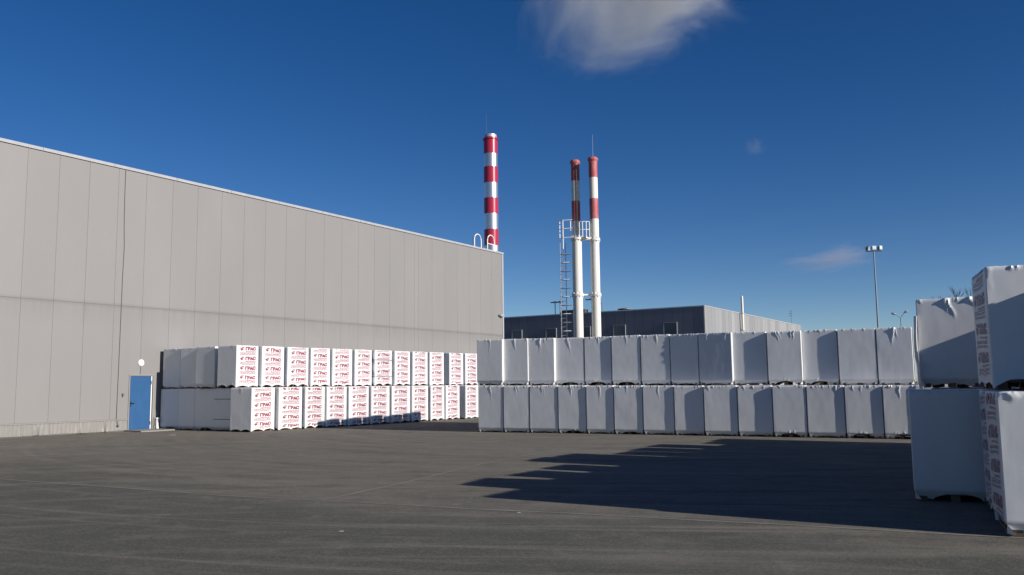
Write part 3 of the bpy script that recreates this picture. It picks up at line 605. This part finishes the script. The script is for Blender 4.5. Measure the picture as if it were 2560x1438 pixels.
# ------------------------------------------------------------------ far building
B2 = thing('factory_hall', 'low factory hall behind the pallets, navy near wall and pale sunlit side wall', 'factory', (-32.23, 91.84, 0))
ZB = 10.2; XL = -44.0; YL = 43.0
m = MB(); m.box(XL, -0.05, 0.05, YL, 0, ZB - 0.2); m.build('wall_core', 'back', B2)
m = MB(); m.box(XL, -0.02, 0.02, YL, ZB - 0.199, ZB - 0.04); m.build('roof', 'roof', B2)
WIN = [(-20.12, -18.62), (-15.45, -14.0), (-11.05, -9.48), (-4.82, -3.18), (-25.0, -23.5)]
xs = [-0.09 - 1.19 * k for k in range(37)]
for k in range(36):
    m = MB(); xa, xb = xs[k + 1] + 0.012, xs[k] - 0.012
    m.box(xa, xb, 0.0, 0.049, 0.0, ZB - 0.12); m.build('wall_panel', 'navy', B2)
y = 0.01
while y < YL - 0.5:
    m = MB(); m.box(-0.049, 0.0, y + 0.012, min(y + 1.19, YL) - 0.012, 0.0, ZB - 0.12); m.build('wall_panel', 'panel2', B2); y += 1.19
m = MB(); m.box(XL, 0.0, -0.03, 0.1, ZB - 0.118, ZB); m.build('roof_trim', 'galv', B2)
m = MB(); m.box(-0.1, 0.04, 0.1, YL, ZB - 0.118, ZB); m.build('roof_trim', 'trim', B2)
m = MB(); m.box(-0.08, 0.03, -0.02, 0.005, 0, ZB - 0.12); m.build('corner_trim', 'trim', B2)
m = MB(); m.box(-0.3, 0.05, YL - 0.35, YL + 0.05, 0, ZB - 0.14); m.build('corner_trim', 'trim', B2)
for (xa, xb) in WIN:
    m = MB()
    for (a, b, c, d) in ((xa, xa + 0.08, 5.4, 8.5), (xb - 0.08, xb, 5.4, 8.5), (xa + 0.08, xb - 0.08, 8.42, 8.5), (xa + 0.08, xb - 0.08, 5.4, 5.48)): m.box(a, b, -0.12, -0.002, c, d)
    wf = m.build('window', 'wframe', B2)
    m = MB(); m.box(xa + 0.08, xb - 0.08, -0.06, -0.004, 5.48, 8.42); m.build('pane', 'glass', wf)
m = MB(); m.tube([(0.35, 12.8, 8.0), (0.35, 12.8, 12.1)], 0.15, 14); m.tube([(0.35, 12.8, 12.1), (0.35, 12.8, 12.25)], [0.15, 0.09], 14); m.tube([(0.0, 12.8, 8.05), (0.35, 12.8, 8.05)], 0.14, 12)
m.box(0.0, 0.5, 12.65, 12.95, 10.05, 10.12)
tag(m.build('wall_flue', 'flue', None, (-32.23, 91.84, 0), smooth=True), 'slim white flue pipe fixed to the pale side wall of the far hall', 'flue')
an = thing('roof_antenna', 'thin dark antenna mast on the far end of the pale hall roof', 'antenna', (-32.6, 131.0, ZB))
m = MB(); m.tube([(0, 0, 0), (0, 0, 2.1)], 0.03, 6); m.build('mast', 'polegrey', an)
for (z, l) in ((1.95, 0.25), (1.6, 0.35), (1.25, 0.3)):
    m = MB(); m.tube([(-l, 0, z), (l * 0.4, 0, z)], 0.025, 5); m.build('element', 'polegrey', an)
for (x, dx, n_) in ((-51.65, 0.55, 'leftmost of the two T-shaped lamps standing together over the navy roof'), (-50.95, 0.5, 'right one of the two T-shaped lamps standing together over the navy roof'), (-46.6, 0.75, 'T-shaped lamp over the navy roof seen between the two white chimneys')):
    t = thing('area_lamp', n_, 'lamp', (x, 93.0, ZB - 0.04), 0, 'T-shaped lamps over the navy roof')
    m = MB(); m.tube([(0, 0, 0), (0, 0, 1.55 if x < -48 else 1.6)], 0.06, 8); m.build('pole', 'polegrey', t)
    m = MB(); zz = 1.55 if x < -48 else 1.6; m.box(-dx, dx, -0.2, 0.2, zz + 0.001, zz + 0.11); m.box(-dx * 0.3, dx * 0.3, -0.12, 0.12, zz + 0.111, zz + 0.17); m.build('lamp_head', 'polegrey', t)
dm = thing('dome_lamp', 'small dark drooping lamp head above the navy roof, beside the right white chimney', 'lamp', (-45.4, 92.8, ZB - 0.04))
m = MB(); m.tube([(0.25, 0, 0), (0.25, 0, 1.05), (0.1, 0, 1.2)], 0.04, 6); m.build('pole', 'polegrey', dm)
m = MB(); m.tube([(0.15, 0, 1.24), (-0.05, 0, 1.18), (-0.35, 0, 1.02)], [0.1, 0.2, 0.05], 10); m.build('lamp_head', 'polegrey', dm, smooth=True)
rv = thing('roof_unit', 'brown box unit on the navy roof behind the chimney ladder', 'roof unit', (-49.4, 92.6, ZB - 0.04))
m = MB(); m.box(-0.9, 2.2, -0.4, 0.6, 0, 0.42); m.build('housing', 'brown', rv)
m = MB(); m.box(-0.95, 2.25, -0.45, 0.65, 0.421, 0.46); m.build('lid', 'dgrey', rv)
rv = thing('roof_unit', 'flat dark vent cowl on the navy roof, right of the white chimneys', 'roof unit', (-42.4, 93.2, ZB - 0.04))
m = MB(); m.cyl(0, 0, 0, 0.2, 0.5, n=20); m.build('neck', 'dgrey', rv, smooth=True)
m = MB(); m.tube([(0, 0, 0.2), (0, 0, 0.28), (0, 0, 0.40)], [0.85, 0.85, 0.25], 20); m.build('cowl', 'polegrey', rv, smooth=True)

# ------------------------------------------------------------------ chimneys
ch = thing('chimney', 'thick chimney of glossy red and silver bands rising behind the warehouse corner', 'chimney', (-50.45, 76.97, 0))
zs = [28.33, 26.71, 25.24, 23.49, 21.80, 20.09, 18.35, 16.61, 9.0, 0.0]
for i in range(9):
    m = MB(); r_ = 0.765 + 0.003 * i
    m.tube([(0, 0, zs[i + 1] + 0.012), (0, 0, zs[i] - 0.012)], r_, 48, caps=False); m.tube([(0, 0, zs[i + 1]), (0, 0, zs[i + 1] + 0.012)], r_ - 0.012, 48, caps=False)
    m.build('band', 'red' if i % 2 == 0 and i < 8 else 'steel', ch, smooth=True)
m = MB(); m.tube([(0, 0, 28.30), (0, 0, 28.40), (0, 0, 28.40001), (0, 0, 28.55)], [0.86, 0.86, 0.70, 0.70], 40); m.build('rim', 'red', ch, smooth=True)
m = MB(); m.tube([(0, 0, 28.55), (0, 0, 28.86), (0, 0, 28.90)], [0.70, 0.66, 0.55], 40); m.build('cap', 'galv', ch, smooth=True)
m = MB(); m.tube([(-0.45, -0.1, 28.5), (-0.47, -0.1, 31.2)], [0.02, 0.012], 6); m.build('lightning_rod', 'dgrey', ch)

def flue_flange(mb, z, r_):
    mb.tube([(0, 0, z - 0.09), (0, 0, z - 0.02)], r_ + 0.10, 32); mb.tube([(0, 0, z + 0.02), (0, 0, z + 0.09)], r_ + 0.10, 32)
    for k in range(10):
        a = 2 * math.pi * k / 10
        for s_ in (1, -1):
            c = Vector((math.cos(a), math.sin(a), 0)); n_ = Vector((-c.y, c.x, 0)) * 0.015
            p = [c * (r_ - 0.01), c * (r_ + 0.095), c * (r_ - 0.01)]; zz = [z + s_ * 0.09, z + s_ * 0.09, z + s_ * 0.33]
            mb.add([Vector((q.x, q.y, h)) + n_ for q, h in zip(p, zz)] + [Vector((q.x, q.y, h)) - n_ for q, h in zip(p, zz)], [(0, 1, 2), (5, 4, 3), (0, 3, 4, 1), (1, 4, 5, 2), (2, 5, 3, 0)])
def tall_flue(x, y, zs, cols, r_, label, rod=False, flanges=()):
    t = thing('chimney', label, 'chimney', (x, y, 0), 0, 'white chimneys with red bands')
    for i in range(len(zs) - 1):
        m = MB(); m.tube([(0, 0, zs[i + 1]), (0, 0, zs[i])], r_[i], 36, caps=(i == 0)); m.build('band', cols[i], t, smooth=True)
    m = MB(); m.tube([(0, 0, zs[0] - 0.28), (0, 0, zs[0] - 0.16), (0, 0, zs[0] - 0.02), (0, 0, zs[0] + 0.12)], [r_[0], r_[0] + 0.09, r_[0] + 0.09, r_[0] - 0.02], 32); m.build('rim', 'redold', t, smooth=True)
    for z in flanges:
        m = MB(); flue_flange(m, z, r_[-1]); m.build('flange', 'white', t)
    if rod:
        m = MB(); m.tube([(0.02, 0, zs[0]), (0.02, 0, zs[0] + 2.35)], [0.022, 0.012], 6); m.build('lightning_rod', 'galv', t)
    return t
rc = tall_flue(-35.66, 72.04, [22.9, 21.05, 19.04, 17.08, 0.0], ['redold', 'flue', 'redold', 'flue'], [0.41, 0.41, 0.41, 0.425], 'taller right-hand white chimney with faded red bands and a thin rod on top', True, [15.11, 9.92])
lc = tall_flue(-37.55, 72.02, [22.9, 20.98, 19.02, 17.08, 0.0], ['redold', 'flue', 'redold', 'flue'], [0.41, 0.41, 0.41, 0.40], 'left chimney with red bands, its upper part in shadow, left of the taller one')
m = MB()
m.tube([(0.3, -0.37, 15.4), (0.3, -0.37, 22.6)], 0.03, 6); m.build('conduit', 'dgrey', lc)
sfl = thing('chimney', 'lower plain white flue ending at the railed platform, in front of the left chimney', 'chimney', (-37.08, 71.15, 0), 0, 'white chimneys with red bands')
m = MB(); m.tube([(0, 0, 0), (0, 0, 15.18)], 0.46, 40); m.build('pipe', 'flue', sfl, smooth=True)
for z in (15.22, 9.93):
    m = MB(); flue_flange(m, z, 0.46); m.build('flange', 'white', sfl)
m = MB(); m.tube([(0.4, 0.25, 9.93), (1.05, 0.68, 9.93)], 0.10, 10); m.build('brace', 'white', sfl, smooth=True)
# platform between the flues
pf = thing('service_platform', 'small railed service platform between the two white chimneys', 'platform', (-36.4, 71.55, 15.3))
m = MB(); m.box(-0.55, 0.40, -0.55, 0.55, -0.1, 0.02); m.tube([(-0.5, -0.5, -0.12), (0.55, 0.1, -0.12)], 0.14, 10); m.build('deck', 'white', pf)
rl = [(-0.32, -0.52), (-0.02, -0.45), (0.28, -0.28), (0.50, -0.05)]
for (x, y) in rl:
    m = MB(); m.tube([(x, y, 0.0), (x, y, 1.5)], 0.04, 6); m.build('rail_post', 'white', pf)
for z in (0.75, 1.5):
    m = MB(); m.tube([(x, y, z) for x, y in rl], 0.035, 6); m.build('guard_rail', 'white', pf)
pf2 = thing('ladder_landing', 'white railed ladder landing left of the left chimney', 'landing', (-38.05, 71.0, 15.0))
pp = [(-0.55, -0.35), (0.05, -0.65), (-0.2, 0.25), (0.45, 0.1)]
for (x, y, z0) in ((-0.55, -0.35, 0.9), (-0.1, -0.55, -0.1), (0.55, -0.25, 1.6)):
    m = MB(); m.tube([(x, y, z0 - 0.6), (x, y, 2.05)], 0.045, 6); m.build('rail_post', 'white', pf2)
for z in (0.35, 1.2, 2.0):
    m = MB(); m.tube([(-0.6, -0.35, z), (-0.1, -0.57, z), (0.75, -0.25, z + 0.02)], 0.04, 6); m.build('guard_rail', 'white', pf2)
ldr = thing('caged_ladder', 'tall caged steel ladder running up beside the left white chimney', 'ladder', (-38.12, 70.75, 0))
for dx in (-0.42, 0.05):
    m = MB(); m.tube([(dx, -0.2 * (dx < 0), 0), (dx, -0.2 * (dx < 0), 14.9)], 0.04, 6); m.build('stile', 'galv', ldr)
z = 5.0; k = 0
while z < 14.6:
    m = MB(); c = (-0.05, -0.02)
    m.tube([(0.5, 0.15, z), (0.1, 0.12, z)] + [(c[0] - 0.40 * math.sin(a_ * math.pi / 6) * 1.0, c[1] + 0.38 * math.cos(a_ * math.pi / 6), z) for a_ in range(0, 7)] + [(0.1, -0.35, z), (0.55, -0.1, z)], 0.03, 5)
    m.build('cage_hoop', 'galv' if k % 2 else 'white', ldr); z += 0.8; k += 1
z = 4.6
while z < 14.8:
    m = MB(); m.tube([(-0.42, -0.2, z), (0.05, 0, z)], 0.022, 5); m.build('rung', 'galv', ldr); z += 0.4

# ------------------------------------------------------------------ floodlight mast, street lamp, tree
fl = thing('floodlight_mast', 'slender floodlight mast with three square heads, standing behind the pallet row', 'floodlight', (-10.13, 64.36, 0))
m = MB(); m.tube([(0, 0, 0), (0, 0, 10.72)], [0.085, 0.045], 12); m.build('pole', 'polegrey', fl, smooth=True)
m = MB(); m.tube([(-0.5, -0.18, 10.72), (0.5, 0.18, 10.72)], 0.03, 6); m.build('crossbar', 'polegrey', fl)
for i, (x, y, rz, mt) in enumerate(((-0.36, -0.18, R(160), 'black'), (0.0, 0.0, R(38), 'lens'), (0.37, 0.18, R(62), 'lens'))):
    m = MB(); s_ = 0.155
    m.add([(-s_, -0.10, 0.05), (s_, -0.10, 0.05), (s_, -0.10, 0.36), (-s_, -0.10, 0.36), (-s_ * .6, 0.12, 0.03), (s_ * .6, 0.12, 0.03), (s_ * .7, 0.12, 0.26), (-s_ * .7, 0.12, 0.26)],
          [(0, 1, 2, 3), (4, 7, 6, 5), (0, 4, 5, 1), (1, 5, 6, 2), (2, 6, 7, 3), (3, 7, 4, 0)])
    hd = m.build('lamp_head', 'polegrey', fl, (x, y, 10.74)); hd.rotation_euler = (0, 0, rz)
    m = MB(); m.box(-s_ * .88, s_ * .88, -0.115, -0.102, 0.12, 0.34); m.build('lens', mt, hd)
st = thing('street_lamp', 'two-armed street lamp beyond the pallets, left of the near right stacks', 'street lamp', (-14.62, 108.69, 0))
m = MB(); m.tube([(0, 0, 0), (0, 0, 8.9)], [0.09, 0.055], 10); m.build('pole', 'polegrey', st)
for (dx, dy, z) in ((-0.48, -0.30, 9.32), (0.40, 0.25, 9.52)):
    m = MB(); m.tube([(0, 0, 8.88), (dx * .55, dy * .55, 8.9 + (z - 8.9) * .6), (dx, dy, z)], 0.04, 6); m.build('arm', 'polegrey', st)
    m = MB(); u_ = Vector((dx, dy, (z - 8.9) * 0.35)).normalized(); p = Vector((dx, dy, z)); m.tube([p - u_ * 0.08, p + u_ * 0.12, p + u_ * 0.42, p + u_ * 0.5], [0.06, 0.13, 0.12, 0.05], 8); m.build('lamp_head', 'polegrey', st, smooth=True)
TREE_S = 1.12
tr = thing('bare_tree', 'leafless tree whose twig tips show above the right-hand pallets', 'tree', (-10.9, 146.2, 0))
tr.scale = (1, 1, TREE_S)
rt_ = random.Random(11); tk = MB(); tb = MB()
tk.tube([(0, 0, 0), (0.1, 0, 3), (-0.1, 0.1, 6.5)], [0.28, 0.22, 0.15], 8)
def branch(mb, p, d, l, r_, dep):
    q = p + d * l; mid = p + d * l * 0.5 + Vector((rt_.uniform(-1, 1), rt_.uniform(-1, 1), rt_.uniform(-.3, .5))) * l * 0.07
    mb.tube([p, mid, q], [r_, r_ * 0.8, r_ * 0.6], 4 if dep < 3 else 3, caps=False)
    if dep >= 5: return
    for _ in range(3 if dep < 4 else 4):
        e = (d + Vector((rt_.uniform(-1, 1), rt_.uniform(-1, 1), rt_.uniform(-.15, .8))) * 0.62).normalized()
        branch(mb, p.lerp(q, rt_.uniform(0.55, 1.0)), e, l * rt_.uniform(0.58, 0.8), max(r_ * 0.62, 0.022), dep + 1)
for k in range(5):
    a = k * 1.256 + 0.3; branch(tb, Vector((-0.08, 0.08, 4.2 + 0.55 * k)), Vector((math.cos(a) * .55, math.sin(a) * .55, 0.85)).normalized(), 3.3, 0.10, 1)
tk.build('trunk', 'bark', tr, smooth=True); tb.build('crown', 'bark', tr)

# ------------------------------------------------------------------ litter
def scrap(x, y, s_, rz, label, name='paper_scrap', mt='paper', cat='litter'):
    m = MB(); V = []
    for j in range(4):
        for i in range(5): V.append(((i - 2) * s_ * 0.5, (j - 1.5) * s_ * 0.45, 0.012 + 0.05 * s_ * (1 + nz(i * 0.9, j * 0.9, x))))
    m.add(V, [(j * 5 + i, j * 5 + i + 1, j * 5 + i + 6, j * 5 + i + 5) for j in range(3) for i in range(4)])
    o = m.build(name, mt, None, (x, y, 0), fix=False); o.rotation_euler = (0, 0, rz); return tag(o, label, cat)
scrap(-7.24, 7.77, 0.028, 0.5, 'small white scrap lying on the open foreground asphalt')
scrap(-6.16, 10.01, 0.025, 1.2, 'tiny pale scrap on the asphalt below the tips of the big shadow')
scrap(-27.5, 20.6, 0.12, 0.2, 'pale flattened scrap on the asphalt in front of the blue door')
cr = MB(); rc_ = random.Random(3)
for (cx_, cy_, sx, sy, n_) in ((-13.6, 10.95, 1.0, 0.14, 70), (-14.6, 10.75, 0.5, 0.1, 20), (-10.9, 10.25, 0.7, 0.12, 30), (-11.4, 10.9, 0.9, 0.1, 25)):
    for _ in range(n_):
        x = rc_.gauss(cx_, sx * 0.5); y = rc_.gauss(cy_, sy * 0.7); s_ = rc_.uniform(0.006, 0.022); h = s_ * rc_.uniform(0.12, 0.3); a = rc_.random() * 6
        cr.add([(x + s_ * math.cos(a + k * 1.57) * rc_.uniform(.7, 1.3), y + s_ * math.sin(a + k * 1.57) * rc_.uniform(.7, 1.3), 0.0) for k in range(4)] + [(x, y, h)], [(0, 1, 4), (1, 2, 4), (2, 3, 4), (3, 0, 4)])
struct(cr.build('block_crumbs', 'crumb'), 'stuff')

# ------------------------------------------------------------------ clouds
def cloud_mat(name, dens, scale, lo, hi, seed, stretch=(1, 1, 1), col=(1, 1, 1)):
    m = bpy.data.materials.new(name); m.use_nodes = True; t = m.node_tree; t.nodes.clear()
    out = t.nodes.new("ShaderNodeOutputMaterial"); pv = t.nodes.new("ShaderNodeVolumePrincipled")
    pv.inputs['Color'].default_value = (*col, 1); pv.inputs['Anisotropy'].default_value = 0.3
    tc = t.nodes.new("ShaderNodeTexCoord"); mp = t.nodes.new("ShaderNodeMapping"); mp.inputs['Location'].default_value = (seed, seed * 1.7, 0); mp.inputs['Scale'].default_value = stretch
    ns = t.nodes.new("ShaderNodeTexNoise"); ns.inputs['Scale'].default_value = scale; ns.inputs['Detail'].default_value = 8; ns.inputs['Roughness'].default_value = 0.66; ns.inputs['Distortion'].default_value = 0.6
    ln = t.nodes.new("ShaderNodeVectorMath"); ln.operation = 'LENGTH'
    t.links.new(tc.outputs['Object'], mp.inputs[0]); t.links.new(mp.outputs[0], ns.inputs['Vector']); t.links.new(tc.outputs['Object'], ln.inputs[0])
    s1 = t.nodes.new("ShaderNodeMath"); s1.operation = 'MULTIPLY_ADD'; s1.inputs[1].default_value = -0.62; s1.inputs[2].default_value = 0.42   # falloff with radius
    t.links.new(ln.outputs['Value'], s1.inputs[0])
    ad = t.nodes.new("ShaderNodeMath"); ad.operation = 'ADD'; t.links.new(ns.outputs['Fac'], ad.inputs[0]); t.links.new(s1.outputs[0], ad.inputs[1])
    mr = t.nodes.new("ShaderNodeMapRange"); mr.interpolation_type = 'SMOOTHSTEP'; mr.inputs['From Min'].default_value = lo; mr.inputs['From Max'].default_value = hi; mr.inputs['To Max'].default_value = dens
    t.links.new(ad.outputs[0], mr.inputs['Value']); t.links.new(mr.outputs[0], pv.inputs['Density']); t.links.new(pv.outputs[0], out.inputs['Volume'])
    return m
def cloud(px_dir, dist, size, roll, mt, label):
    d = Vector(px_dir).normalized() * dist
    bm = bmesh.new(); bmesh.ops.create_icosphere(bm, subdivisions=3, radius=1.0); me = bpy.data.meshes.new('cloud'); bm.to_mesh(me); bm.free(); me.materials.append(mt)
    o = bpy.data.objects.new('cloud', me); COL.objects.link(o); o.location = (d.x, d.y, d.z + 1.7); o.scale = size
    o.rotation_euler = (0, roll, math.atan2(-d.x, d.y)); o['label'] = label; o['category'] = 'cloud'; return o
cloud((-0.327, 0.823, 0.452), 1500, (285, 120, 190), R(-36), cloud_mat('cloud_big', 0.024, 1.5, 0.46, 0.84, 3.0), 'large soft white cloud at the top of the blue sky')
cloud((-0.193, 0.965, 0.131), 1800, (135, 60, 46), R(-4), cloud_mat('cloud_wisp', 0.010, 1.5, 0.50, 0.95, 5.0, (1, 1, 1.6), (1.0, 0.88, 0.88)), 'faint thin cloud wisp left of the floodlight mast')
cloud((-0.262, 0.93, 0.257), 1600, (36, 24, 30), R(20), cloud_mat('cloud_tiny', 0.008, 1.6, 0.52, 1.05, 8.0), 'tiny barely visible cloud puff in the right half of the sky')
